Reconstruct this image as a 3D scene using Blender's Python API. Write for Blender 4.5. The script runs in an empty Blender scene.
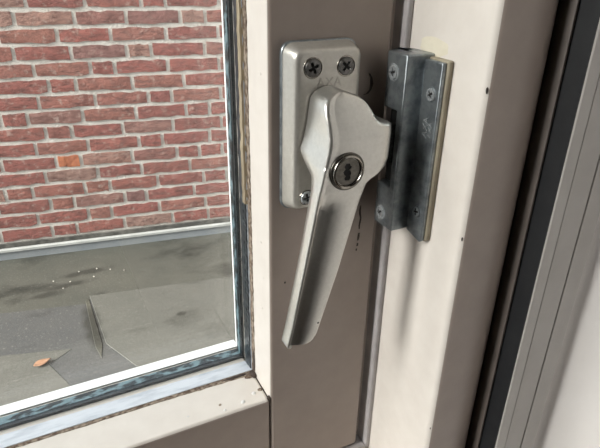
import bpy, bmesh, math, random
from mathutils import Vector, Matrix, noise
R = math.radians
random.seed(7)
scene = bpy.context.scene
COL = scene.collection

# ------------------------------------------------------------------ camera
# X runs right along the window, Y points outdoors, Z is up; the inner face of the sash is Y = 0.
YAW, PITCH, ROLL, FPX = R(27), R(26.4), R(1.1), 550.0
cam_d = bpy.data.cameras.new('camera')
cam_d.sensor_fit = 'HORIZONTAL'
cam_d.sensor_width = 36.0
cam_d.lens = 36.0 * FPX / 600.0
cam_d.clip_start = 0.01
cam = bpy.data.objects.new('camera', cam_d)
COL.objects.link(cam)
hd = Vector((math.sin(YAW), math.cos(YAW), 0))
rt = Vector((math.cos(YAW), -math.sin(YAW), 0))
upz = Vector((0, 0, 1))
fw = hd * math.cos(PITCH) - upz * math.sin(PITCH)
up = hd * math.sin(PITCH) + upz * math.cos(PITCH)
r2 = rt * math.cos(ROLL) + up * math.sin(ROLL)
u2 = -rt * math.sin(ROLL) + up * math.cos(ROLL)
m = Matrix((r2, u2, -fw)).transposed().to_4x4()
m.translation = Vector((0, -0.27, 1.5))
cam.matrix_world = m
scene.camera = cam

# ------------------------------------------------------------------ sky, exposure
w = bpy.data.worlds.new('overcast_sky')
scene.world = w
w.use_nodes = True
bg = w.node_tree.nodes['Background']
bg.inputs[0].default_value = (0.93, 0.96, 1.0, 1)
bg.inputs[1].default_value = 1.55
sun_d = bpy.data.lights.new('hazy_sun', 'SUN')
sun_d.energy = 12.5
sun_d.angle = R(34)
sun_d.color = (1.0, .965, .92)
sun = bpy.data.objects.new('hazy_sun', sun_d)
COL.objects.link(sun)
sun.rotation_euler = Vector((-.865, -.015, .50)).to_track_quat('Z', 'Y').to_euler()
scene.view_settings.view_transform = 'Standard'
scene.view_settings.look = 'None'
scene.view_settings.gamma = 1.0
scene.view_settings.use_curve_mapping = False
scene.view_settings.exposure = 0.0

# ------------------------------------------------------------------ helpers
def link(o, parent=None):
    COL.objects.link(o)
    if parent is not None:
        o.parent = parent
    return o

def tag(o, label=None, cat=None, group=None, kind=None):
    if label: o['label'] = label
    if cat: o['category'] = cat
    if group: o['group'] = group
    if kind: o['kind'] = kind
    return o

def empty(name, loc=(0, 0, 0)):
    o = bpy.data.objects.new(name, None)
    o.empty_display_size = 0.02
    o['_base'] = list(loc)
    o.location = loc
    link(o)
    return o

def mesh_obj(name, bm, mat, parent=None, smooth=False, bevel=0.0, seg=2, angle=35):
    bmesh.ops.recalc_face_normals(bm, faces=bm.faces)
    me = bpy.data.meshes.new(name)
    bm.to_mesh(me)
    bm.free()
    if isinstance(mat, (list, tuple)):
        for k in mat: me.materials.append(k)
    else:
        me.materials.append(mat)
    if parent is not None:                      # mesh data is written in world space; move it under its parent's base
        off = Vector((0, 0, 0))
        p = parent
        while p is not None:
            off += Vector(p.location)
            p = p.parent
        me.transform(Matrix.Translation(-off))
    o = bpy.data.objects.new(name, me)
    link(o, parent)
    if smooth:
        me.polygons.foreach_set('use_smooth', [True] * len(me.polygons))
        me.set_sharp_from_angle(angle=R(angle))
    if bevel > 0:
        b = o.modifiers.new('bevel', 'BEVEL')
        b.width = bevel
        b.segments = seg
        b.limit_method = 'ANGLE'
        b.angle_limit = R(40)
        b.harden_normals = False
        me.polygons.foreach_set('use_smooth', [True] * len(me.polygons))
        me.set_sharp_from_angle(angle=R(50))
    return o

def add_box(bm, x0, x1, y0, y1, z0, z1, mi=0):
    vs = [bm.verts.new((x, y, z)) for z in (z0, z1) for y in (y0, y1) for x in (x0, x1)]
    for q in ((0, 1, 3, 2), (4, 6, 7, 5), (0, 4, 5, 1), (2, 3, 7, 6), (0, 2, 6, 4), (1, 5, 7, 3)):
        f = bm.faces.new([vs[i] for i in q])
        f.material_index = mi
    return vs

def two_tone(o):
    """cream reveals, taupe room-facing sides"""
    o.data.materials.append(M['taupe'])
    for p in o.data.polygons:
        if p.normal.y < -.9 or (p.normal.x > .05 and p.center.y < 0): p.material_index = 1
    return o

def box(name, x0, x1, y0, y1, z0, z1, mat, parent=None, bevel=0.0, seg=2):
    bm = bmesh.new()
    add_box(bm, x0, x1, y0, y1, z0, z1)
    return mesh_obj(name, bm, mat, parent, bevel=bevel, seg=seg)

def add_prism(bm, poly, a0, a1, axis='z', cap=True):
    """poly in the plane perpendicular to axis: z -> (x,y), x -> (y,z), y -> (x,z)"""
    def P(u, v, a):
        return {'z': (u, v, a), 'x': (a, u, v), 'y': (u, a, v)}[axis]
    lo = [bm.verts.new(P(u, v, a0)) for u, v in poly]
    hi = [bm.verts.new(P(u, v, a1)) for u, v in poly]
    n = len(poly)
    for i in range(n):
        bm.faces.new((lo[i], lo[(i + 1) % n], hi[(i + 1) % n], hi[i]))
    if cap:
        bm.faces.new(lo)
        bm.faces.new(hi)

def loft(bm, rings, cap=True):
    vr = [[bm.verts.new(p) for p in r] for r in rings]
    n = len(rings[0])
    for a, b in zip(vr, vr[1:]):
        for i in range(n):
            bm.faces.new((a[i], a[(i + 1) % n], b[(i + 1) % n], b[i]))
    if cap:
        bm.faces.new(vr[0])
        bm.faces.new(vr[-1])

def arc(cx, cy, r, a0, a1, n):
    return [(cx + r * math.cos(R(a0 + (a1 - a0) * i / n)), cy + r * math.sin(R(a0 + (a1 - a0) * i / n))) for i in range(n + 1)]

def rrect(x0, x1, z0, z1, r, n=6):
    return arc(x1 - r, z1 - r, r, 0, 90, n) + arc(x0 + r, z1 - r, r, 90, 180, n) + arc(x0 + r, z0 + r, r, 180, 270, n) + arc(x1 - r, z0 + r, r, 270, 360, n)

def lerp_tab(tab, z):
    """tab: list of (z, v) with falling z; smooth-ish linear interpolation"""
    if z >= tab[0][0]: return tab[0][1]
    for (za, va), (zb, vb) in zip(tab, tab[1:]):
        if z >= zb:
            return va + (vb - va) * (za - z) / (za - zb)
    return tab[-1][1]

# ------------------------------------------------------------------ materials
def mat_base(name):
    mt = bpy.data.materials.new(name)
    mt.use_nodes = True
    nt = mt.node_tree
    return mt, nt, nt.nodes['Principled BSDF']

def N(nt, t, **kw):
    n = nt.nodes.new(t)
    for k, v in kw.items():
        setattr(n, k, v)
    return n

def obj_coords(nt):
    return N(nt, 'ShaderNodeNewGeometry').outputs['Position']

def noise_fac(nt, scale, detail=4, rough=.6, lo=.35, hi=.65, stretch=None, coord=None):
    c = coord if coord is not None else obj_coords(nt)
    if stretch:
        mp = N(nt, 'ShaderNodeMapping')
        mp.inputs['Scale'].default_value = stretch
        nt.links.new(c, mp.inputs[0])
        c = mp.outputs[0]
    n = N(nt, 'ShaderNodeTexNoise')
    n.inputs['Scale'].default_value = scale
    n.inputs['Detail'].default_value = detail
    n.inputs['Roughness'].default_value = rough
    nt.links.new(c, n.inputs['Vector'])
    r = N(nt, 'ShaderNodeMapRange')
    r.inputs[1].default_value = lo
    r.inputs[2].default_value = hi
    nt.links.new(n.outputs['Fac'], r.inputs[0])
    return r.outputs[0]

def mixc(nt, fac, a, b):
    mx = N(nt, 'ShaderNodeMix', data_type='RGBA')
    for s, v in ((mx.inputs['Factor'], fac), (mx.inputs['A'], a), (mx.inputs['B'], b)):
        if isinstance(v, (int, float)): s.default_value = v
        elif isinstance(v, tuple): s.default_value = (*v, 1)
        else: nt.links.new(v, s)
    return mx.outputs['Result']

def bump(nt, bs, fac, strength, dist):
    b = N(nt, 'ShaderNodeBump')
    b.inputs['Strength'].default_value = strength
    b.inputs['Distance'].default_value = dist
    nt.links.new(fac, b.inputs['Height'])
    nt.links.new(b.outputs[0], bs.inputs['Normal'])

def simple(name, c1, c2=None, scale=40, rough=.5, metal=0.0, lo=.35, hi=.65, bmp=None, stretch=None, detail=4, spec=.5, r2=None):
    mt, nt, bs = mat_base(name)
    bs.inputs['Roughness'].default_value = rough
    bs.inputs['Metallic'].default_value = metal
    bs.inputs['Specular IOR Level'].default_value = spec
    f = noise_fac(nt, scale, detail, .6, lo, hi, stretch)
    nt.links.new(mixc(nt, f, c1, c2 or c1), bs.inputs['Base Color'])
    if r2 is not None:
        mr = N(nt, 'ShaderNodeMapRange')
        mr.inputs[3].default_value = rough
        mr.inputs[4].default_value = r2
        nt.links.new(f, mr.inputs[0])
        nt.links.new(mr.outputs[0], bs.inputs['Roughness'])
    if bmp:
        f2 = noise_fac(nt, bmp[0], 3, .6, 0, 1, stretch)
        bump(nt, bs, f2, bmp[1], bmp[2])
    return mt

M = {}
M['paint'] = simple('cream_gloss_paint', (.76, .715, .665), (.70, .65, .60), 60, .38, bmp=(90, .25, .0006), lo=.3, hi=.75)
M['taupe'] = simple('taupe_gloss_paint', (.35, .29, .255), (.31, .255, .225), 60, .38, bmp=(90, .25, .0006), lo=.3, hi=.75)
M['paint_sill'] = simple('white_sill_paint', (.80, .79, .78), (.72, .70, .69), 45, .3, bmp=(120, .2, .0005))
M['plaster'] = simple('white_plaster', (.74, .715, .70), (.70, .67, .65), 9, .75, bmp=(160, .3, .001))
M['ceiling'] = simple('ceiling_wood', (.20, .16, .13), None, 9, .8)
M['floor'] = simple('dark_wood_floor', (.10, .065, .045), (.16, .10, .07), 6, .5, stretch=(1, 8, 1))
M['room_wall'] = simple('room_wall_paint', (.11, .09, .08), (.09, .075, .065), 4, .7)
M['seal'] = simple('grey_weather_seal', (.44, .42, .42), (.34, .32, .325), 60, .45)
M['rubber'] = simple('black_rubber', (.008, .009, .011), (.013, .014, .016), 80, .5)
M['lip'] = simple('grey_brown_lip', (.12, .10, .088), (.09, .075, .066), 60, .5)
M['guide'] = simple('grey_plastic_profile', (.46, .44, .42), (.42, .40, .38), 30, .45)
M['gap'] = simple('dark_joint_filler', (.03, .022, .018), (.07, .05, .04), 300, .9)
M['dirt'] = simple('brown_grime', (.10, .065, .045), (.34, .28, .22), 350, .9, bmp=(500, .6, .001), lo=.4, hi=.6)
M['tan'] = simple('aged_tan_sealant', (.42, .35, .24), (.24, .19, .13), 160, .7, stretch=(1, 1, .15), bmp=(200, .5, .0006))
M['bead'] = simple('white_bead_sky_tint', (.70, .75, .82), (.42, .47, .54), 130, .3, stretch=(.25, 1, 1), lo=.45, hi=.75)  # bluish sky reflection put into the white bead's colour
M['butyl'] = simple('black_butyl', (.012, .018, .024), (.05, .07, .08), 160, .35, lo=.5, hi=.72)
M['spacer'] = simple('weathered_spacer', (.010, .02, .026), (.20, .31, .355), 210, .4, stretch=(.5, 1, .5), lo=.46, hi=.56, detail=6)
M['outer'] = simple('white_outer_bead', (.86, .87, .87), (.8, .8, .8), 30, .35)
M['satin'] = simple('satin_silver_lacquer', (.60, .585, .55), (.55, .535, .50), 500, .32, metal=.84, bmp=(1400, .12, .0002))
M['plate'] = simple('satin_silver_plate', (.52, .50, .46), (.47, .45, .41), 400, .34, metal=.55, bmp=(1200, .15, .0002))
M['zinc'] = simple('zinc_plated_steel', (.34, .375, .395), (.17, .19, .205), 120, .28, metal=.75, r2=.45, lo=.4, hi=.66, detail=6, bmp=(300, .15, .0003))
M['zinc_bright'] = simple('bright_zinc_screw', (.66, .70, .72), (.42, .45, .47), 500, .22, metal=.6)
M['letter'] = simple('worn_raised_letters', (.45, .43, .395), (.38, .36, .33), 400, .4, metal=.9)
M['screw'] = simple('dark_steel_screw', (.16, .155, .15), (.08, .078, .075), 500, .32, metal=1.0)
M['nickel'] = simple('nickel_ring', (.38, .36, .325), (.30, .28, .25), 300, .22, metal=1.0)
M['black'] = simple('recess_shade_black', (.008, .008, .008), None, 10, .8)  # black stands in for the shade inside recesses
M['lock'] = simple('lock_core_brass', (.15, .14, .125), (.10, .092, .08), 400, .35, metal=1.0)
M['packer'] = simple('cream_packer', (.36, .32, .235), (.22, .19, .14), 130, .6, stretch=(1, 1, .3))
M['filler'] = simple('yellowed_filler', (.78, .73, .60), (.70, .65, .53), 90, .5)
M['chip_and_mark'] = simple('dark_chip_and_mark', (.025, .018, .015), (.06, .045, .04), 500, .8)
M['mortar'] = simple('pale_mortar', (.62, .575, .525), (.50, .465, .415), 22, .95, bmp=(90, .7, .006), lo=.3, hi=.7)
M['trim'] = simple('white_metal_trim', (.50, .50, .48), (.38, .38, .36), 14, .4)
M['upstand'] = simple('blue_grey_upstand', (.22, .24, .26), (.30, .31, .31), 7, .7)
M['flash'] = simple('grimy_dark_flashing', (.055, .052, .046), (.15, .14, .125), 28, .8, lo=.4, hi=.7, bmp=(80, .6, .004))
M['leaf'] = simple('dry_orange_leaf', (.36, .20, .12), (.29, .155, .09), 60, .7)
M['pebble'] = simple('pale_grit', (.55, .52, .46), (.42, .38, .33), 60, .8)

def glass_mat():
    mt = bpy.data.materials.new('window_glass')
    mt.use_nodes = True
    nt = mt.node_tree
    nt.nodes.clear()
    out = N(nt, 'ShaderNodeOutputMaterial')
    tr = N(nt, 'ShaderNodeBsdfTransparent')
    tr.inputs[0].default_value = (.985, .995, .99, 1)
    gl = N(nt, 'ShaderNodeBsdfGlossy')
    gl.inputs['Roughness'].default_value = 0.0
    lw = N(nt, 'ShaderNodeLayerWeight')          # Schlick reflectance, the same on both faces of the pane
    lw.inputs['Blend'].default_value = .5
    pw = N(nt, 'ShaderNodeMath', operation='POWER')
    pw.inputs[1].default_value = 5
    nt.links.new(lw.outputs['Facing'], pw.inputs[0])
    fr = N(nt, 'ShaderNodeMath', operation='MULTIPLY_ADD')
    fr.inputs[1].default_value = .962
    fr.inputs[2].default_value = .038
    nt.links.new(pw.outputs[0], fr.inputs[0])
    mx = N(nt, 'ShaderNodeMixShader')
    nt.links.new(fr.outputs[0], mx.inputs[0])
    nt.links.new(tr.outputs[0], mx.inputs[1])
    nt.links.new(gl.outputs[0], mx.inputs[2])
    nt.links.new(mx.outputs[0], out.inputs[0])
    return mt
M['glass'] = glass_mat()

def brick_mat():
    mt, nt, bs = mat_base('red_brick')
    oi = N(nt, 'ShaderNodeObjectInfo')
    cr = N(nt, 'ShaderNodeValToRGB')
    e = cr.color_ramp.elements
    cols = [(0, (.30, .135, .105)), (.3, (.31, .115, .095)), (.55, (.265, .10, .085)), (.72, (.31, .14, .11)), (.84, (.22, .115, .105)), (.93, (.35, .19, .15)), (1, (.28, .19, .16))]
    e[0].position, e[0].color = 0, (*cols[0][1], 1)
    e[1].position, e[1].color = 1, (*cols[-1][1], 1)
    for p, c in cols[1:-1]:
        k = e.new(p); k.color = (*c, 1)
    nt.links.new(oi.outputs['Random'], cr.inputs[0])
    f = noise_fac(nt, 26, 5, .65, .42, .72, stretch=(1, 1, 2.5))
    c = mixc(nt, f, cr.outputs[0], (.13, .065, .056))
    f3 = noise_fac(nt, 45, 4, .6, .56, .75)
    c = mixc(nt, f3, c, (.38, .27, .23))
    nt.links.new(c, bs.inputs['Base Color'])
    bs.inputs['Roughness'].default_value = .9
    f2 = noise_fac(nt, 60, 5, .7, 0, 1, stretch=(1, 1, 2))
    bump(nt, bs, f2, .8, .008)
    return mt
M['brick'] = brick_mat()
M['brick_orange'] = simple('orange_brick', (.46, .17, .085), (.34, .12, .07), 50, .9, bmp=(60, .7, .006))

def roof_mat(name, c1, c2, dark, seed):
    mt, nt, bs = mat_base(name)
    f = noise_fac(nt, 5 + seed, 6, .65, .35, .68)
    c = mixc(nt, f, c1, c2)
    f2 = noise_fac(nt, 3.1 + .4 * seed, 4, .6, .56, .70, stretch=(1, 1.8, 1))
    c = mixc(nt, f2, c, dark)
    f3 = noise_fac(nt, 130, 3, .6, .60, .75)
    c = mixc(nt, f3, c, (.22, .21, .19))
    for cx, cy, rx, ry in ((.10, 1.85, .17, .035), (.02, 1.78, .16, .03), (-.06, 1.74, .09, .03), (.66, 1.62, .14, .10), (-.25, 1.80, .12, .025), (.07, 1.45, .05, .22), (.37, 1.40, .03, .02)):
        mp = N(nt, 'ShaderNodeMapping')
        mp.inputs['Location'].default_value = (-cx / rx, -cy / ry, 0)
        mp.inputs['Scale'].default_value = (1 / rx, 1 / ry, 0)
        ds = N(nt, 'ShaderNodeTexNoise')
        ds.inputs['Scale'].default_value = 22
        ds.inputs['Detail'].default_value = 5
        nt.links.new(obj_coords(nt), ds.inputs['Vector'])
        nt.links.new(obj_coords(nt), mp.inputs[0])
        gr = N(nt, 'ShaderNodeTexGradient', gradient_type='SPHERICAL')
        nt.links.new(mp.outputs[0], gr.inputs[0])
        ml = N(nt, 'ShaderNodeMath', operation='MULTIPLY')
        nt.links.new(gr.outputs['Fac'], ml.inputs[0])
        nt.links.new(ds.outputs['Fac'], ml.inputs[1])
        mr = N(nt, 'ShaderNodeMapRange')
        mr.inputs[1].default_value = .10
        mr.inputs[2].default_value = .32
        mr.inputs[4].default_value = .8
        nt.links.new(ml.outputs[0], mr.inputs[0])
        c = mixc(nt, mr.outputs[0], c, (.032, .031, .025))
    nt.links.new(c, bs.inputs['Base Color'])
    bs.inputs['Roughness'].default_value = .6
    bump(nt, bs, noise_fac(nt, 90, 4, .6, 0, 1), .4, .003)
    return mt
M['roof'] = roof_mat('grey_roof_felt', (.066, .066, .055), (.088, .085, .070), (.030, .030, .024), 0)
M['roof_light'] = roof_mat('pale_roof_felt', (.100, .098, .085), (.118, .114, .099), (.075, .073, .062), 1)
M['roof_dark'] = roof_mat('bluish_roof_felt', (.074, .074, .073), (.090, .088, .083), (.048, .048, .045), 2)
M['stain'] = roof_mat('dark_roof_stain', (.06, .058, .045), (.10, .095, .075), (.04, .038, .03), 3)

# ------------------------------------------------------------------ room shell
XW = .331                    # plaster wall right of the window
XL, ZT = -1.14, 2.35         # far edges of the glass
XO, ZS = .117, 1.2147        # near glass edges: stile reveal, rail ledge
FZ0, FZ1 = 1.06, 2.50        # window frame height
FXL = -1.31                  # window frame left
def struct(o, label, cat='wall'):
    return tag(o, label, cat, kind='structure')

RX0, RY0, RH = -1.40, -3.0, 3.0
struct(box('floor', RX0 - .1, XW + .1, RY0 - .1, .10, -.1, 0, M['floor']), 'dark wooden floor of the room', 'floor')
struct(box('ceiling', RX0 - .1, XW + .1, RY0 - .1, .10, RH, RH + .1, M['ceiling']), 'brown wooden ceiling above the room', 'ceiling')
struct(box('wall_right', XW, XW + .12, RY0, .10, 0, RH, M['plaster']), 'white plaster wall beside the grey blind guide')
wr = bpy.data.objects['wall_right']
bm = bmesh.new()
add_prism(bm, arc(.303, -.1045, .028, 90, 0, 14) + [(.3309, -.0765)], 0, RH)  # curve added so the wall fades to dim beside the guide
mesh_obj('shading_cove', bm, M['plaster'], wr, smooth=True, angle=30)
struct(box('wall_back', RX0 - .1, XW + .12, RY0 - .12, RY0, 0, RH, M['room_wall']), 'taupe painted wall at the back of the room')
bm = bmesh.new()
add_box(bm, RX0, FXL, -.06, .10, 0, RH)
add_box(bm, FXL, XW, -.06, .10, 0, FZ0)
add_box(bm, FXL, XW, -.06, .10, FZ1, RH)
struct(mesh_obj('wall_front', bm, M['plaster']), 'plaster wall around the window frame')
WL = (-.36, -.064, .75, 2.85)     # opening added in the left wall to sunlight the jamb: y0 y1 z0 z1
bm = bmesh.new()
add_box(bm, RX0 - .12, RX0, RY0, WL[0], 0, RH)
add_box(bm, RX0 - .12, RX0, WL[1], .10, 0, RH)
add_box(bm, RX0 - .12, RX0, WL[0], WL[1], 0, WL[2])
add_box(bm, RX0 - .12, RX0, WL[0], WL[1], WL[3], RH)
struct(mesh_obj('wall_left', bm, M['room_wall']), 'taupe painted wall with an opening added for light')
w2 = empty('added_window', (RX0 - .06, (WL[0] + WL[1]) / 2, WL[2]))  # window added out of view to let sun onto the jamb
struct(w2, 'unseen window added in the side wall to light the jamb', 'window')
bm = bmesh.new()
fr_ = .02
for a in ((WL[0], WL[0] + fr_, WL[2], WL[3]), (WL[1] - .003, WL[1], WL[2], WL[3]), (WL[0] + fr_, WL[1] - .004, WL[2], WL[2] + fr_), (WL[0] + fr_, WL[1] - .004, WL[3] - fr_, WL[3])):
    add_box(bm, RX0 - .09, RX0 - .03, *a)
mesh_obj('added_frame', bm, M['paint_sill'], w2)
box('glass_pane', RX0 - .062, RX0 - .058, WL[0] + fr_, WL[1] - .004, WL[2] + fr_, WL[3] - fr_, M['glass'], w2)

# ------------------------------------------------------------------ outdoors: flat roof and brick wall
TH = R(9)
wd = Vector((math.cos(TH), -math.sin(TH), 0))
wn = Vector((math.sin(TH), math.cos(TH), 0))       # away from the window
WD = 2.05
ZR = .30
def wall_pt(s, out, z):      # out: towards the window
    p = wd * s + wn * (WD - out)
    return Vector((p.x, p.y, z))

bw = empty('wall_outside', wall_pt(0, 0, ZR))
struct(bw, 'red brick wall with pale mortar beyond the flat roof')
bw_rot = Matrix.Rotation(-TH, 4, 'Z')
Z0, PT = 1.29326, .06115
S0, S1 = -1.55, 1.85
TOPROW = -6
# mortar body
bm = bmesh.new()
vs = add_box(bm, S0, S1, 0, .12, 0, 0)
bm.free()
bm = bmesh.new()
def wbox(bm, s0, s1, o0, o1, z0, z1):
    c = [bm.verts.new(wall_pt(s, o, z)) for z in (z0, z1) for o in (o0, o1) for s in (s0, s1)]
    for q in ((0, 1, 3, 2), (4, 6, 7, 5), (0, 4, 5, 1), (2, 3, 7, 6), (0, 2, 6, 4), (1, 5, 7, 3)):
        bm.faces.new([c[i] for i in q])
wbox(bm, S0, S1, -.12, .0, ZR - .05, Z0 + PT * (1 - TOPROW))
mesh_obj('mortar', bm, M['mortar'], bw)

rows = [
 [-0.256, -0.056, 0.144, 0.234, 0.44], [-0.305, -0.101, 0.084, 0.286, 0.384], [-0.17, 0.02, 0.227, 0.432],
 [-0.329, -0.13, 0.073, 0.164, 0.374], [-0.271, -0.07, 0.021, 0.224, 0.43], [-0.229, -0.131, 0.08, 0.283],
 [-0.276, -0.069, 0.136, 0.228, 0.431], [-0.421, -0.326, -0.125, 0.08, 0.282, 0.381], [-0.272, -0.175, 0.021, 0.223, 0.429],
 [-0.319, -0.122, 0.078, 0.175, 0.374], [-0.455, -0.254, -0.158, 0.045, 0.23, 0.327], [-0.304, -0.102, 0.076, 0.281],
 [-0.465, -0.364, -0.161, -0.06, 0.138, 0.337, 0.441], [-0.306, -0.212, -0.007, 0.084, 0.292],
 [-0.365, -0.165, -0.069, 0.134, 0.338], [-0.32, -0.22, -0.022, 0.186, 0.348]]
def brick_mesh(seed, L, H):
    """rough hand-moulded brick, centred, face towards -Y"""
    rnd = random.Random(seed)
    bm = bmesh.new()
    nx, nz = 7, 3
    g = []
    for j in range(nz):
        row = []
        for i in range(nx):
            x = -L / 2 + L * i / (nx - 1)
            z = -H / 2 + H * j / (nz - 1)
            ed = i in (0, nx - 1) or j in (0, nz - 1)
            x += rnd.uniform(-.0016, .0016)
            z += rnd.uniform(-.0034, .0030)
            y = -.006 + rnd.uniform(-.0025, .002) + (.002 if ed else 0)
            row.append(bm.verts.new((x, y, z)))
        g.append(row)
    for j in range(nz - 1):
        for i in range(nx - 1):
            bm.faces.new((g[j][i], g[j][i + 1], g[j + 1][i + 1], g[j + 1][i]))
    rim = [g[0][i] for i in range(nx)] + [g[j][nx - 1] for j in range(1, nz)] + [g[nz - 1][i] for i in range(nx - 2, -1, -1)] + [g[j][0] for j in range(nz - 2, 0, -1)]
    back = [bm.verts.new((v.co.x * .995, .02, v.co.z * .98)) for v in rim]
    for i in range(len(rim)):
        j = (i + 1) % len(rim)
        bm.faces.new((rim[j], rim[i], back[i], back[j]))
    bmesh.ops.recalc_face_normals(bm, faces=bm.faces)
    me = bpy.data.meshes.new('brick')
    bm.to_mesh(me)
    bm.free()
    me.materials.append(M['brick'])
    me.polygons.foreach_set('use_smooth', [True] * len(me.polygons))
    me.set_sharp_from_angle(angle=R(40))
    return me
long_m = [brick_mesh(k, .193, .0458) for k in range(8)]
head_m = [brick_mesh(50 + k, .085, .0458) for k in range(6)]
bricks = []
rr = random.Random(5)
for i in range(TOPROW, 17):
    zc = Z0 + PT * (.5 - i)
    base = rows[i] if 0 <= i < 16 else None
    if base is None:
        off = rr.choice((0, .05, .1, .15))
        base = [-.30 + off, -.10 + off, .10 + off]
    j = list(base)
    k = 1
    while j[0] > S0 + .2:
        j.insert(0, j[0] - (.2 if k % 3 else .1)); k += 1
    while j[-1] < S1 - .2:
        j.append(j[-1] + (.203 if k % 3 else .1)); k += 1
    for a, b in zip(j, j[1:]):
        bricks.append((i, (a + b) / 2, zc, b - a))
bricks.sort(key=lambda q: abs(q[1] + .05) / 1.0 + (max(0, -q[0]) * .1))
stuff_bm = bmesh.new()
for n_, (i, s, zc, L) in enumerate(bricks):
    me = rr.choice(head_m if L < .14 else long_m)
    sx = (L - .0155) / (.085 if L < .14 else .193)
    p = wall_pt(s, 0, zc) - Vector(bw.location)
    mat = Matrix.Translation(p) @ bw_rot @ Matrix.Rotation(rr.uniform(-.006, .006), 4, 'Y') @ Matrix.Diagonal((sx, 1, 1, 1))
    if n_ < 290:
        if i == 10 and abs(s + .206) < .03:
            me = me.copy(); me.materials[0] = M['brick_orange']
        o = bpy.data.objects.new('brick', me)
        link(o, bw)
        o.matrix_local = mat
    else:
        tmp = me.copy(); tmp.transform(mat)
        stuff_bm.from_mesh(tmp)
        bpy.data.meshes.remove(tmp)
me = bpy.data.meshes.new('brick_field')
stuff_bm.to_mesh(me); stuff_bm.free()
me.materials.append(M['brick'])
o = bpy.data.objects.new('brick_field', me)
o['kind'] = 'stuff'
link(o, bw)

struct(box('ground', -14, 14, -10, 18, -3.2, -3.0, M['mortar']), 'pale paved ground below the flat roof', 'ground')
# flat roof with felt sheets
rf = empty('flat_roof', (0, 1.1, ZR))
struct(rf, 'grey felt flat roof between the window and the brick wall', 'roof')
bm = bmesh.new()
pts = [(-1.9, .14), (1.9, .14)]
q = [wall_pt(1.85, 0, 0), wall_pt(-1.55, 0, 0)]
poly = [(-1.9, .14), (1.9, .14), (q[0].x, q[0].y), (q[1].x, q[1].y)]
add_prism(bm, poly, ZR - .06, ZR)
mesh_obj('roof_deck', bm, M['roof'], rf)
def sheet(name, poly, h, mat, z=ZR):
    bm = bmesh.new()
    add_prism(bm, poly, z - .002, z + h)
    return mesh_obj(name, bm, mat, rf, bevel=.0015)
sheet('felt_sheet', [(-1.8, 1.80), (-.22, 1.68), (.08, 1.61), (.085, 1.66), (.30, 1.62), (.30, .16), (-1.8, .16)], .0012, M['roof_dark'])
sheet('felt_sheet', [(.085, 1.66), (1.8, 1.36), (1.8, .16), (.15, .16), (.165, 1.18), (.095, 1.34)], .0028, M['roof_light'])
sheet('felt_sheet', [(-1.8, 1.52), (-.22, 1.42), (-.01, 1.36), (-.085, 1.31), (-.03, 1.17), (-.02, .16), (-1.8, .16)], .0028, M['roof_light'])
sheet('felt_joint', [(.066, 1.63), (.080, 1.64), (.084, 1.34), (.070, 1.27), (.060, 1.34)], .0035, M['stain'])

# white trim strip and felt upstand at the foot of the wall
bm = bmesh.new(); wbox(bm, S0, S1, .0, .022, .338, .353)
t2 = mesh_obj('trim_2', bm, M['trim'], bevel=.003)
struct(t2, 'white metal trim strip along the foot of the brick wall', 'trim')
bm = bmesh.new(); wbox(bm, S0, S1, -.001, .012, ZR - .01, .338)
t3 = mesh_obj('trim_3', bm, M['upstand'])
struct(t3, 'blue grey felt upstand under the white trim strip', 'trim')

bm = bmesh.new(); wbox(bm, S0, S1, -.001, .0085, .353, .3735)
t4 = mesh_obj('trim_4', bm, M['flash'], bevel=.002)
struct(t4, 'dark grimy flashing strip just above the white trim', 'trim')
# fallen leaf and grit on the roof
bm = bmesh.new()
outl = []
for k in range(9):
    t = k / 8
    outl.append((t, .5 * math.sin(math.pi * t ** .8) * .62))
top = []
c0 = Vector((-.104, 1.318, ZR + .008))
ax = Vector((.95, .30, 0)).normalized(); ay = Vector((-.30, .95, 0)).normalized()
Lf = .054
for s_ in (1, 0, -1):
    top.append([bm.verts.new(c0 + ax * (t - .5) * Lf + ay * s_ * wv * Lf * .9 + Vector((0, 0, .004 * abs(s_) + .006 * (t - .5) ** 2))) for t, wv in outl])
for a, b in zip(top, top[1:]):
    for i in range(8):
        try: bm.faces.new((a[i], a[i + 1], b[i + 1], b[i]))
        except ValueError: pass
bmesh.ops.remove_doubles(bm, verts=bm.verts, dist=1e-5)
leaf = mesh_obj('leaf', bm, M['leaf'], smooth=True)
sm = leaf.modifiers.new('thickness', 'SOLIDIFY'); sm.thickness = .0012
tag(leaf, 'dry orange leaf lying on the grey flat roof', 'leaf')
rp = random.Random(12)
spots = [(.07, 1.865), (.03, 1.80), (.14, 1.86), (.19, 1.83), (-.03, 1.83), (.24, 1.80), (.0, 1.76), (.12, 1.80)]
pm = None
for k, (x, y) in enumerate(spots):
    if pm is None:
        bm = bmesh.new()
        bmesh.ops.create_icosphere(bm, subdivisions=2, radius=.0032)
        for v in bm.verts:
            v.co *= 1 + .3 * noise.noise(v.co * 300)
            v.co.z *= .6
        o = mesh_obj('grit_stone', bm, M['pebble'], smooth=True)
        pm = o.data
    else:
        o = link(bpy.data.objects.new('grit_stone', pm))
    o.location = (x, y, ZR + .0018)
    o.rotation_euler.z = rp.uniform(0, 6)
    tag(o, 'tiny pale stone on the grey roof near the white trim', 'stone', 'grit on the flat roof')

# ------------------------------------------------------------------ window: fixed frame and sash
w1 = empty('window_1', (.117, 0, ZS))
struct(w1, 'cream painted casement window with fixed frame, sash and double glazing', 'window')
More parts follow.
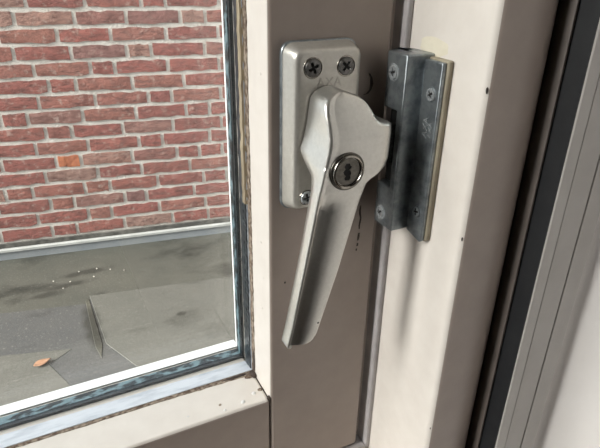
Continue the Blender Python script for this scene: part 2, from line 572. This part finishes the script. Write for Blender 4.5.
# right jamb: reveal face, rounded arris, room face, cove
poly = [(.205, .10), (.205, -.0635)] + [(.2095 + .0045 * math.cos(R(a)), -.0635 + .0045 * math.sin(R(a))) for a in (195, 210, 225, 240, 255)] + [(.2095, -.068), *[(.226 + .0285 * i / 12, -.068 + 12.3 * (.0285 * i / 12) ** 2) for i in range(13)], (.2545, -.048), (.3305, -.048), (.3305, .10)]
bm = bmesh.new(); add_prism(bm, poly, FZ0, FZ1)
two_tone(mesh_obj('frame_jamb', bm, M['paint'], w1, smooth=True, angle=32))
bm = bmesh.new()
add_box(bm, FXL, -1.22, -.068, .10, FZ0, FZ1)
mesh_obj('frame_jamb', bm, M['paint'], w1, bevel=.004)
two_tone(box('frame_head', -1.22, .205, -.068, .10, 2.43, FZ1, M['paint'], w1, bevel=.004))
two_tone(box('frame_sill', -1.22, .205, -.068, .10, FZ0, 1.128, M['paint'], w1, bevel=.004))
# weather seal bead following the rebate
box('weather_seal', .2012, .2049, -.0035, .010, 1.1285, 2.429, M['seal'], w1, bevel=.001)
box('weather_seal', -1.215, .2010, -.0035, .010, 1.1285, 1.1325, M['seal'], w1, bevel=.001)
# sash
ZB = 1.1350                  # bottom of the sash
SXL, SXR = -1.215, .1940
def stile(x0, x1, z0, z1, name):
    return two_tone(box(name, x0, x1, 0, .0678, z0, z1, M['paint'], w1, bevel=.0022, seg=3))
def stile_profile(name, x0, x1, z0, z1):
    return stile(x0, x1, z0, z1, name)
stile_profile('sash_stile', XO, SXR, ZB, ZT + .075)
stile_profile('sash_stile', SXL, XL, ZB, ZT + .075)
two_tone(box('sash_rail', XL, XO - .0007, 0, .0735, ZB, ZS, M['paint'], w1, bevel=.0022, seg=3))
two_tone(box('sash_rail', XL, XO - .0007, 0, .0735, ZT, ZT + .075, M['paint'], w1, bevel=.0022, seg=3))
box('rail_joint', XO - .0018, XO + .0004, .0012, .03, ZB + .001, ZS - .0012, M['gap'], w1)

def ring(name, d0, d1, y0, y1, mat, seg=1, jit=0.0, seed=1):
    """mitred rectangular ring inside the glass opening: d = distance in from the opening edge"""
    bm = bmesh.new()
    def rect(d):
        return [(XL + d, ZS + d), (XO - d, ZS + d), (XO - d, ZT - d), (XL + d, ZT - d)]
    rings = []
    for d, y in ((d0, y0), (d0, y1), (d1, y1), (d1, y0)):
        rings.append([(x, y, z) for x, z in rect(d)])
    vr = [[bm.verts.new(p) for p in r] for r in rings]
    for a in range(4):
        b = (a + 1) % 4
        for i in range(4):
            j = (i + 1) % 4
            bm.faces.new((vr[a][i], vr[a][j], vr[b][j], vr[b][i]))
    return mesh_obj(name, bm, mat, w1)
E0 = .0002
ring('glazing_bead', -.001, .0010, .0338, .0455, M['bead'])
ring('sealant', -.001, .0022, .0505, .0535, M['butyl'])
ring('spacer_bar', -.001, .0026, .0535, .0602, M['spacer'])
box('glass_pane', XL - .004, XO + .004, .0460, .0500, ZS - .004, ZT + .004, M['glass'], w1)
box('glass_pane', XL - .004, XO + .004, .0606, .0640, ZS - .004, ZT + .004, M['glass'], w1)
ring('outer_bead', -.001, .0008, .0642, .0680, M['outer'])
box('outer_ledge', XL, XO - .0005, .0642, .0735, ZS - .0005, ZS + .0012, M['outer'], w1, bevel=.0004)
# black sealant between tan bead and the pane on the stile side, aged sealant above it
def rough_strip(name, x, y0, y1, z0, z1, mat, amp, thick, seed, n=110):
    """irregular strip standing on the stile reveal (plane x), thickness towards -X"""
    rnd = random.Random(seed)
    bm = bmesh.new()
    A = []
    for i in range(n + 1):
        z = z0 + (z1 - z0) * i / n
        ya = y0 + amp * noise.noise((seed, z * 260, 0)) + amp * .5 * rnd.uniform(-1, 1)
        yb = y1 + amp * noise.noise((seed + 9, z * 260, 3)) + amp * .5 * rnd.uniform(-1, 1)
        t = thick * (1 + .4 * noise.noise((seed, z * 400, 7)))
        A.append([bm.verts.new(p) for p in ((x + .0006, ya, z), (x - t, ya + .0006, z), (x - t, yb - .0006, z), (x + .0006, yb, z))])
    for a, b in zip(A, A[1:]):
        for i in range(4):
            j = (i + 1) % 4
            bm.faces.new((a[i], a[j], b[j], b[i]))
    bm.faces.new(A[0]); bm.faces.new(A[-1])
    return mesh_obj(name, bm, mat, w1)
rough_strip('sealant', XO, .0390, .0458, ZS + .001, ZT - .01, M['butyl'], .0004, .0016, 3, 300)
rough_strip('aged_sealant', XO, .0335, .0392, 1.353, ZT - .01, M['tan'], .0004, .0022, 4, 260)
rough_strip('sealant', XO, .0340, .0392, ZS + .002, 1.353, M['butyl'], .0006, .0018, 8, 90)
rough_strip('grime', XO, .0282, .0338, ZS, ZT - .01, M['dirt'], .0008, .0005, 5, 360)
def rough_strip_bottom(name, z, y0, y1, x0, x1, mat, amp, thick, seed, n=300):
    rnd = random.Random(seed)
    bm = bmesh.new()
    A = []
    for i in range(n + 1):
        x = x0 + (x1 - x0) * i / n
        wgt = 1 + 1.4 * max(0, (x - (XO - .07)) / .07)
        ya = y0 - .0012 * (wgt - 1) + amp * noise.noise((seed, x * 220, 0)) * wgt + amp * .5 * rnd.uniform(-1, 1)
        yb = y1 + amp * .5 * rnd.uniform(-1, 1)
        t = thick * (1 + .4 * noise.noise((seed, x * 400, 7)))
        A.append([bm.verts.new(p) for p in ((x, ya, z - .0006), (x, ya + .0004, z + t), (x, yb, z + t), (x, yb, z - .0006))])
    for a, b in zip(A, A[1:]):
        for i in range(4):
            j = (i + 1) % 4
            bm.faces.new((a[i], a[j], b[j], b[i]))
    bm.faces.new(A[0]); bm.faces.new(A[-1])
    return mesh_obj(name, bm, mat, w1)
rough_strip_bottom('grime', ZS, .0310, .0339, XL + .01, XO, M['dirt'], .0006, .0005, 6)

# grime clump in the corner, paint drips on the ledge, paint chips and a dark hook mark on the stile
def blob(name, c, rad, mat, sc=(1, 1, 1), seed=0, parent=w1, sub=2):
    bm = bmesh.new()
    bmesh.ops.create_icosphere(bm, subdivisions=sub, radius=1)
    for v in bm.verts:
        k = 1 + .25 * noise.noise(v.co * 2.3 + Vector((seed, 0, 0)))
        v.co = Vector(c) + Vector((v.co.x * sc[0], v.co.y * sc[1], v.co.z * sc[2])) * rad * k
    return mesh_obj(name, bm, mat, parent, smooth=True)
blob('grime', (XO - .0010, .0295, ZS + .0005), .0032, M['gap'], (1, 1.3, .7), 1)
blob('grime', (XO - .0048, .0285, ZS + .0002), .0026, M['dirt'], (1.6, .8, .4), 2)
blob('grime', (XO - .0150, .0318, ZS + .0001), .0022, M['gap'], (5, .7, .35), 3)
blob('grime', (XO - .0003, .0300, ZS + .012), .0022, M['gap'], (.3, .8, 5), 4)
blob('grime', (XO - .0030, .0125, ZS + .0001), .0016, M['dirt'], (1.2, 1.0, .45), 5)
blob('grime', (XO - .0005, .0020, ZS - .0004), .0018, M['gap'], (.8, 1.0, 1.4), 6)
for k, (x, y, r_) in enumerate([(.083, .0107, .0010), (.0985, .0064, .0016), (.1085, .0110, .0016), (.0845, .0045, .0010), (.060, .010, .0007)]):
    blob('paint_drip', (x, y, ZS), r_, M['paint_sill'] if k else M['dirt'], (1, 1, .55), k + 11)
for k, (z, r_) in enumerate([(1.44, .0008), (1.335, .0009), (1.31, .0007), (1.285, .0009)]):
    blob('paint_drip', (XO, .010 + .003 * (k % 2), z), r_, M['paint'], (.5, 1, 1), k + 31)
for z_, r_ in ((1.4395, .0012), (1.3560, .0009), (1.2100, .0006)):
    blob('paint_chip_and_mark', (.2062, -.0668, z_), r_, M['chip_and_mark'], (.5, .5, 1.5), z_)
blob('filler_smear', (.2051, -.0240, 1.4540), .0060, M['filler'], (.08, 2.0, .9), 21, sub=3)
def chip_and_mark(pts, wdt, seed):
    rnd = random.Random(seed)
    bm = bmesh.new()
    P = []
    n = len(pts)
    L, Rr = [], []
    for i, (x, z) in enumerate(pts):
        hw = wdt * (.35 + .65 * math.sin(math.pi * (i + .6) / (n + .2))) * rnd.uniform(.6, 1.2)
        L.append((x - hw, z)); Rr.append((x + hw, z))
    add_prism(bm, L + Rr[::-1], -.0003, .0005, axis='y')
    return mesh_obj('paint_chip_and_mark', bm, M['chip_and_mark'], w1)
chip_and_mark([(.1812, 1.354), (.1808, 1.351), (.1810, 1.348), (.1818, 1.345), (.1815, 1.342), (.1811, 1.3395), (.1813, 1.337)], .0006, 1)
chip_and_mark([(.1813, 1.334), (.1811, 1.331), (.1808, 1.3285)], .0006, 2)
chip_and_mark([(.1808, 1.3265), (.1806, 1.3245)], .0007, 3)
chip_and_mark([(.1803, 1.3225), (.1800, 1.3210)], .0006, 4)
chip_and_mark([(.1275, 1.3105), (.1275, 1.3093)], .0006, 5)
chip_and_mark([(.1805, 1.4375), (.1820, 1.4350), (.1826, 1.4315), (.1818, 1.4280), (.1798, 1.4260), (.1775, 1.4255)], .0011, 7)  # dark hook-shaped mark right of the handle plate

# ------------------------------------------------------------------ blind guide on the frame beside the wall
g = empty('trim_1', (.285, -.060, FZ0))
struct(g, 'pale grey plastic guide profile with black rubber strip beside the wall', 'trim')
bm = bmesh.new(); add_prism(bm, [(.2548, -.048), (.2548, -.0676), (.2554, -.0686), (.2566, -.0686), (.2576, -.0676), (.2576, -.048)], FZ0, FZ1)
mesh_obj('rubber_lip', bm, M['lip'], g, smooth=True)
bm = bmesh.new(); add_prism(bm, [(.2577, -.048), (.2577, -.0690), (.2590, -.0797), (.2612, -.0797), (.2612, -.048)], FZ0, FZ1)
mesh_obj('rubber_strip', bm, M['rubber'], g)
pr_ = [(.2613, -.048), (.2613, -.0790), (.2594, -.0798), (.2600, -.0806), (.2678, -.0812), (.2682, -.0806), (.2688, -.0812), (.2858, -.0812), (.2863, -.0803), (.2871, -.0803), (.2876, -.0812), (.3010, -.0812), (.3026, -.0800), (.3026, -.048)]
bm = bmesh.new(); add_prism(bm, pr_, FZ0, FZ1)
mesh_obj('guide_profile', bm, M['guide'], g)

# ------------------------------------------------------------------ screws
def screw_mesh(bm, c, axis, rad, dep=.0012, rot=20, dome=.0003):
    """countersunk cross-head; axis is the outward normal"""
    ax = Vector(axis).normalized()
    u = Vector((0, 0, 1)); v = ax.cross(u)
    na, nr = 48, 12
    prev = None
    ctr = None
    rings = []
    low = set()
    for ir in range(nr + 1):
        r_ = rad * ir / nr
        ring_ = []
        for ia in range(na if ir else 1):
            a = 2 * math.pi * ia / na
            x, y = r_ * math.cos(a), r_ * math.sin(a)
            ca, sa = math.cos(R(rot)), math.sin(R(rot))
            p, q_ = x * ca + y * sa, -x * sa + y * ca
            arm = .16 * rad
            ins = (abs(p) < arm and abs(q_) < .62 * rad) or (abs(q_) < arm and abs(p) < .62 * rad)
            rr_ = r_ / rad
            h = dome * (1 - rr_ ** 2) - (dep if ins else 0) - (.0004 if ir == nr else 0)
            nv = bm.verts.new(Vector(c) + u * x + v * y + ax * h)
            if ins: low.add(nv)
            ring_.append(nv)
        rings.append(ring_)
    for i in range(na):
        bm.faces.new((rings[0][0], rings[1][i], rings[1][(i + 1) % na]))
    for a, b in zip(rings[1:], rings[2:]):
        for i in range(na):
            j = (i + 1) % na
            bm.faces.new((a[i], b[i], b[j], a[j]))
    for f in bm.faces:
        if sum(v_ in low for v_ in f.verts) >= len(f.verts) - 1: f.material_index = 1  # cross recess coloured black in place of its shade
    base = [bm.verts.new(p.co - ax * .0012) for p in rings[-1]]
    for i in range(na):
        j = (i + 1) % na
        bm.faces.new((rings[-1][i], base[i], base[j], rings[-1][j]))

def torus(bm, c, axis, R0, r0, na=40, nb=8, flat=1.0):
    ax = Vector(axis).normalized()
    u = Vector((0, 0, 1)); v = ax.cross(u)
    g_ = []
    for i in range(na):
        a = 2 * math.pi * i / na
        dr = u * math.cos(a) + v * math.sin(a)
        g_.append([bm.verts.new(Vector(c) + dr * (R0 + r0 * math.cos(2 * math.pi * k / nb)) + ax * r0 * flat * math.sin(2 * math.pi * k / nb)) for k in range(nb)])
    for i in range(na):
        for k in range(nb):
            bm.faces.new((g_[i][k], g_[(i + 1) % na][k], g_[(i + 1) % na][(k + 1) % nb], g_[i][(k + 1) % nb]))

def put_screw(parent, c, axis, rad, mat, rim_mat, rot):
    bm = bmesh.new()
    screw_mesh(bm, Vector(c) + Vector(axis) * .0008, axis, rad, dep=.0007, rot=rot)
    s = mesh_obj('screw', bm, [mat, M['black']], parent, smooth=True, angle=40)
    bm = bmesh.new()
    torus(bm, Vector(c), axis, rad * 1.10, rad * .10, flat=.8)
    mesh_obj('screw_rim', bm, rim_mat, s, smooth=True)
    return s

def text_obj(name, body, size, depth, mat, parent, origin, right, upv):
    cu = bpy.data.curves.new(name, 'FONT')
    cu.body = body
    cu.size = size
    cu.extrude = depth
    cu.align_x = 'CENTER'
    cu.align_y = 'CENTER'
    to = bpy.data.objects.new(name, cu)
    COL.objects.link(to)
    dg = bpy.context.evaluated_depsgraph_get()
    me = bpy.data.meshes.new_from_object(to.evaluated_get(dg))
    bpy.data.objects.remove(to)
    r_, u_ = Vector(right).normalized(), Vector(upv).normalized()
    n_ = r_.cross(u_)
    mt = Matrix((r_, u_, n_)).transposed().to_4x4()
    mt.translation = Vector(origin) - Vector(parent.location)
    me.transform(mt)
    me.materials.clear()
    me.materials.append(mat)
    return link(bpy.data.objects.new(name, me), parent)

# ------------------------------------------------------------------ window handle
h = empty('casement_lever_lock', (.1460, 0, 1.41))
tag(h, 'satin silver window handle with key lock, lever hanging down on the sash', 'handle')
bm = bmesh.new()
add_prism(bm, rrect(.1232, .1690, 1.3632, 1.4583, .006), -.0034, -.0001, axis='y')
mesh_obj('back_plate', bm, M['zinc'], h, bevel=.0008)
bm = bmesh.new()
rings = []
for y, ins, rad in ((-.0034, 0, .0062), (-.0105, .0020, .0056), (-.0122, .0030, .0050), (-.0133, .0040, .0044), (-.0138, .0052, .0036), (-.0140, .0066, .0030)):
    rings.append([(x, y, z) for x, z in rrect(.1238 + ins * .85, .1684 - ins * .85, 1.3638 + ins * .85, 1.4577 - ins * .85, rad)])
loft(bm, rings)
bp = mesh_obj('base_plate', bm, M['plate'], h, smooth=True, angle=50)
put_screw(h, (.1362, -.0140, 1.4460), (0, -1, 0), .0047, M['screw'], M['nickel'], 25)
put_screw(h, (.1560, -.0140, 1.4458), (0, -1, 0), .0047, M['screw'], M['nickel'], 50)
put_screw(h, (.1345, -.0140, 1.3735), (0, -1, 0), .0040, M['zinc_bright'], M['nickel'], 10)
put_screw(h, (.1585, -.0140, 1.3735), (0, -1, 0), .0040, M['zinc_bright'], M['nickel'], 35)
text_obj('lettering', 'AXA', .0074, .00016, M['letter'], h, (.1462, -.01412, 1.4378), (1, 0, 0), (0, 0, 1))

# lever: horizontal sections from the head down to the tip
ridge = [(1.4365, .1425), (1.4355, .1375), (1.4340, .1348), (1.4310, .1329), (1.4270, .1323), (1.4166, .1327), (1.4100, .1322), (1.4031, .1308), (1.3950, .1293), (1.3860, .1274), (1.3467, .1207), (1.3026, .1127), (1.2935, .1106)]
body = [(1.4365, .1460), (1.4355, .1505), (1.4340, .1540), (1.4310, .1578), (1.4260, .1610), (1.4200, .1630), (1.4000, .1630), (1.3885, .1580), (1.3835, .1562), (1.3780, .1543), (1.3360, .1433), (1.2941, .1307), (1.2935, .1290)]
nose = [(1.4230, .0), (1.4200, .0025), (1.4188, .0115), (1.3965, .0100), (1.3925, .0070), (1.3885, .0), (1.2, .0)]
yfront = [(1.4365, -.0300), (1.4350, -.0325), (1.4310, -.0350), (1.4230, -.0385), (1.4140, -.0410), (1.3950, -.0412), (1.3800, -.0407), (1.2935, -.0400)]
yback = [(1.4365, -.0150), (1.4040, -.0150), (1.4000, -.0190), (1.3930, -.0285), (1.3860, -.0312), (1.3400, -.0316), (1.2935, -.0312)]
flare = [(1.4260, -.0010), (1.4165, .0008), (1.4040, .0026), (1.4000, .0020), (1.3930, .0), (1.2, .0)]
lev = []
zs = []
z = 1.4365
while z > 1.2935:
    zs.append(z)
    z -= .0006 if z > 1.376 else .0022
zs.append(1.2935)
for z in zs:
    def sm(tab, wdt=.0012):
        return (lerp_tab(tab, z - wdt) + 2 * lerp_tab(tab, z) + lerp_tab(tab, z + wdt)) / 4
    xl, yf, yb, xb, fl_ = sm(ridge), sm(yfront), sm(yback), sm(body), sm(flare)
    xr = xb + sm(nose, .0006)
    wdt = max(xr - xl, .002)
    dep = yb - yf
    ridge_r = min(.0022 if z > 1.40 else .0012, wdt * .25, dep * .3)
    hol = max(0, min(1, (1.386 - z) / .010))          # trough in the lever face below the lock
    sec = [(xl - fl_ + .0006, yb), (xl - fl_, yb - dep * .08), (xl - fl_ * .55, yb - dep * .40)]
    for a in (180, 202, 225, 248, 270):
        sec.append((xl + ridge_r * (1 + math.cos(R(a))), yf + ridge_r * (1 + math.sin(R(a)))))
    for t, d_ in ((.02, .0016), (.06, .0034), (.16, .0030), (.32, .0018), (.48, .0009), (.66, .0003), (.82, .0003)):
        sec.append((xl + 2 * ridge_r + (wdt - 3 * ridge_r) * t, yf + hol * d_ + (1 - hol) * .0006 * (2 * t - 1) ** 2))
    rb = min(.0030 + .5 * (xr - xb), wdt * .3, dep * .42)
    for a in (275, 295, 315, 335, 360):
        sec.append((xr - rb + rb * math.cos(R(a)), yf + rb + rb * math.sin(R(a)) + .0004))
    sec += [(xr - .0002, yf + rb + (yb - yf - rb) * .35), (xr - .0006, yb - .0006), (xr - .0020, yb)]
    lev.append([(x, y, z) for x, y in sec])
bm = bmesh.new()
last = lev[-1]
cx = sum(p[0] for p in last) / len(last); cy = sum(p[1] for p in last) / len(last)
for dz, k in ((.0012, .97), (.0022, .88), (.0027, .74)):      # rounded tip
    lev.append([(cx + (x - cx) * k - dz * .3, cy + (y - cy) * k - .0010 * (1 - k) , z_ - dz) for x, y, z_ in last])
loft(bm, lev)
lever = mesh_obj('lever', bm, M['satin'], h, smooth=True, angle=55)
box('latch_tongue', .1660, .1915, -.0202, -.0140, 1.3880, 1.4120, M['screw'], h, bevel=.0012)

# key lock
lc = Vector((.1437, -.0418, 1.3974))
def lathe(bm, c, prof, na=48):
    vr = []
    for r_, y in prof:
        vr.append([bm.verts.new((c.x + r_ * math.cos(2 * math.pi * i / na), c.y + y, c.z + r_ * math.sin(2 * math.pi * i / na))) for i in range(na)])
    for a, b in zip(vr, vr[1:]):
        for i in range(na):
            j = (i + 1) % na
            bm.faces.new((a[i], a[j], b[j], b[i]))
    return vr
bm = bmesh.new()
lathe(bm, lc, [(.0092, .004), (.0092, -.0006), (.0089, -.0012), (.0083, -.0014), (.0078, -.0010), (.0076, .0010), (.0076, .004)])
lr = mesh_obj('lock_ring', bm, M['nickel'], h, smooth=True, angle=50)
bm = bmesh.new()
kc = [(-.0010, .0040), (.0008, .0040), (.0012, .0030), (.0020, .0024), (.0014, .0014), (.0006, .0010), (.0014, .0002), (.0018, -.0010), (.0012, -.0022), (.0016, -.0032), (.0008, -.0042), (-.0010, -.0042), (-.0016, -.0030), (-.0008, -.0020), (-.0018, -.0010), (-.0022, .0002), (-.0012, .0014), (-.0018, .0026)]
kc = [(x * 1.25, zz * 1.15) for x, zz in kc]
outer = [bm.verts.new((lc.x + .0074 * math.cos(2 * math.pi * i / 40), lc.y + .0001, lc.z + .0074 * math.sin(2 * math.pi * i / 40))) for i in range(40)]
inner = [bm.verts.new((lc.x + x, lc.y + .0001, lc.z + zz)) for x, zz in kc]
ed = [bm.edges.new((outer[i], outer[(i + 1) % 40])) for i in range(40)]
ei = [bm.edges.new((inner[i], inner[(i + 1) % len(inner)])) for i in range(len(inner))]
bmesh.ops.triangle_fill(bm, use_beauty=True, use_dissolve=False, edges=ed + ei)
deep = [bm.verts.new((v.co.x, v.co.y + .0035, v.co.z)) for v in outer]
for i in range(40):
    bm.faces.new((outer[i], outer[(i + 1) % 40], deep[(i + 1) % 40], deep[i]))
inn2 = [bm.verts.new((v.co.x, v.co.y + .0030, v.co.z)) for v in inner]
for i in range(len(inner)):
    bm.faces.new((inner[i], inner[(i + 1) % len(inner)], inn2[(i + 1) % len(inner)], inn2[i]))
core = mesh_obj('lock_core', bm, M['lock'], h)
bm = bmesh.new()
add_prism(bm, [(lc.x + x * .98, lc.z + zz * .98) for x, zz in kc], lc.y + .0003, lc.y + .0028, axis='y')
mesh_obj('keyhole', bm, M['black'], core)
bm = bmesh.new()
lathe(bm, lc, [(.0104, .003), (.0104, .0004), (.0101, .0001), (.0095, .0001), (.0092, .0004), (.0092, .003)])
mesh_obj('lock_collar', bm, M['lock'], h, smooth=True, angle=50)
bm = bmesh.new()
bmesh.ops.create_icosphere(bm, subdivisions=2, radius=.0007, matrix=Matrix.Translation((.1306, -.0395, 1.3040)))
mesh_obj('rivet_dot', bm, M['screw'], h, smooth=True)

# ------------------------------------------------------------------ keeper on the jamb
k = empty('window_keeper', (.205, -.025, 1.345))
tag(k, 'zinc plated steel keeper screwed to the cream window jamb', 'keeper')
bm = bmesh.new()
KX, KY0, KY1, KXP = .1865, -.0265, -.0080, .1995
KZ0, KZ1 = 1.3462, 1.4515
SZ0, SZ1 = 1.3740, 1.4200                  # slot for the lever nose
YS = KY0 + .0055
add_prism(bm, [(KY0, KZ0), (KY0, KZ1), (KY1, KZ1), (KY1, SZ1), (YS, SZ1), (YS, SZ0), (KY1, SZ0), (KY1, KZ0)], KX, KX + .0080, axis='x')
add_box(bm, KX + .0080, .2049, KY0, KY1, KZ0, KZ1)
bmesh.ops.remove_doubles(bm, verts=bm.verts, dist=1e-6)
mesh_obj('keeper_body', bm, M['zinc'], k, bevel=.0009)
box('slot_shade', KX + .0060, KX + .0079, YS + .0001, KY1, SZ0 + .0002, SZ1 - .0002, M['black'], k)  # black sheet added for the shade inside the slot
bm = bmesh.new()
add_prism(bm, [(KY0 + .0002, 1.3455), (KY0 + .0002, 1.4490), (-.0412, 1.4490), (-.0412, 1.3440), (-.0395, 1.3425)], .1985, .2012, axis='x')
fl = mesh_obj('keeper_flange', bm, M['zinc'], k, bevel=.0007)
bm = bmesh.new()
add_prism(bm, [(KY0 + .0005, 1.3460), (KY0 + .0005, 1.4500), (-.0425, 1.4500), (-.0425, 1.3440), (-.0405, 1.3425)], .2013, .2049, axis='x')
mesh_obj('packer', bm, M['packer'], k, bevel=.0010)
put_screw(k, (KX, -.0150, 1.4405), (-1, 0, 0), .0040, M['zinc_bright'], M['zinc_bright'], 15)
put_screw(k, (KX, -.0145, 1.3545), (-1, 0, 0), .0040, M['zinc_bright'], M['zinc_bright'], 40)
put_screw(k, (.1985, -.0345, 1.4312), (-1, 0, 0), .0036, M['zinc_bright'], M['zinc'], 30)
put_screw(k, (.1985, -.0345, 1.3612), (-1, 0, 0), .0036, M['zinc'], M['zinc'], 10)
text_obj('lettering', 'AXA', .0058, .0003, M['zinc_bright'], k, (.19845, -.0330, 1.4125), (0, 0, 1), (0, 1, 0))
text_obj('lettering', 'AXA', .0044, .0003, M['zinc_bright'], k, (.19845, -.0372, 1.4120), (0, 0, 1), (0, 1, 0))

for o in bpy.data.objects:
    if '_base' in o: del o['_base']
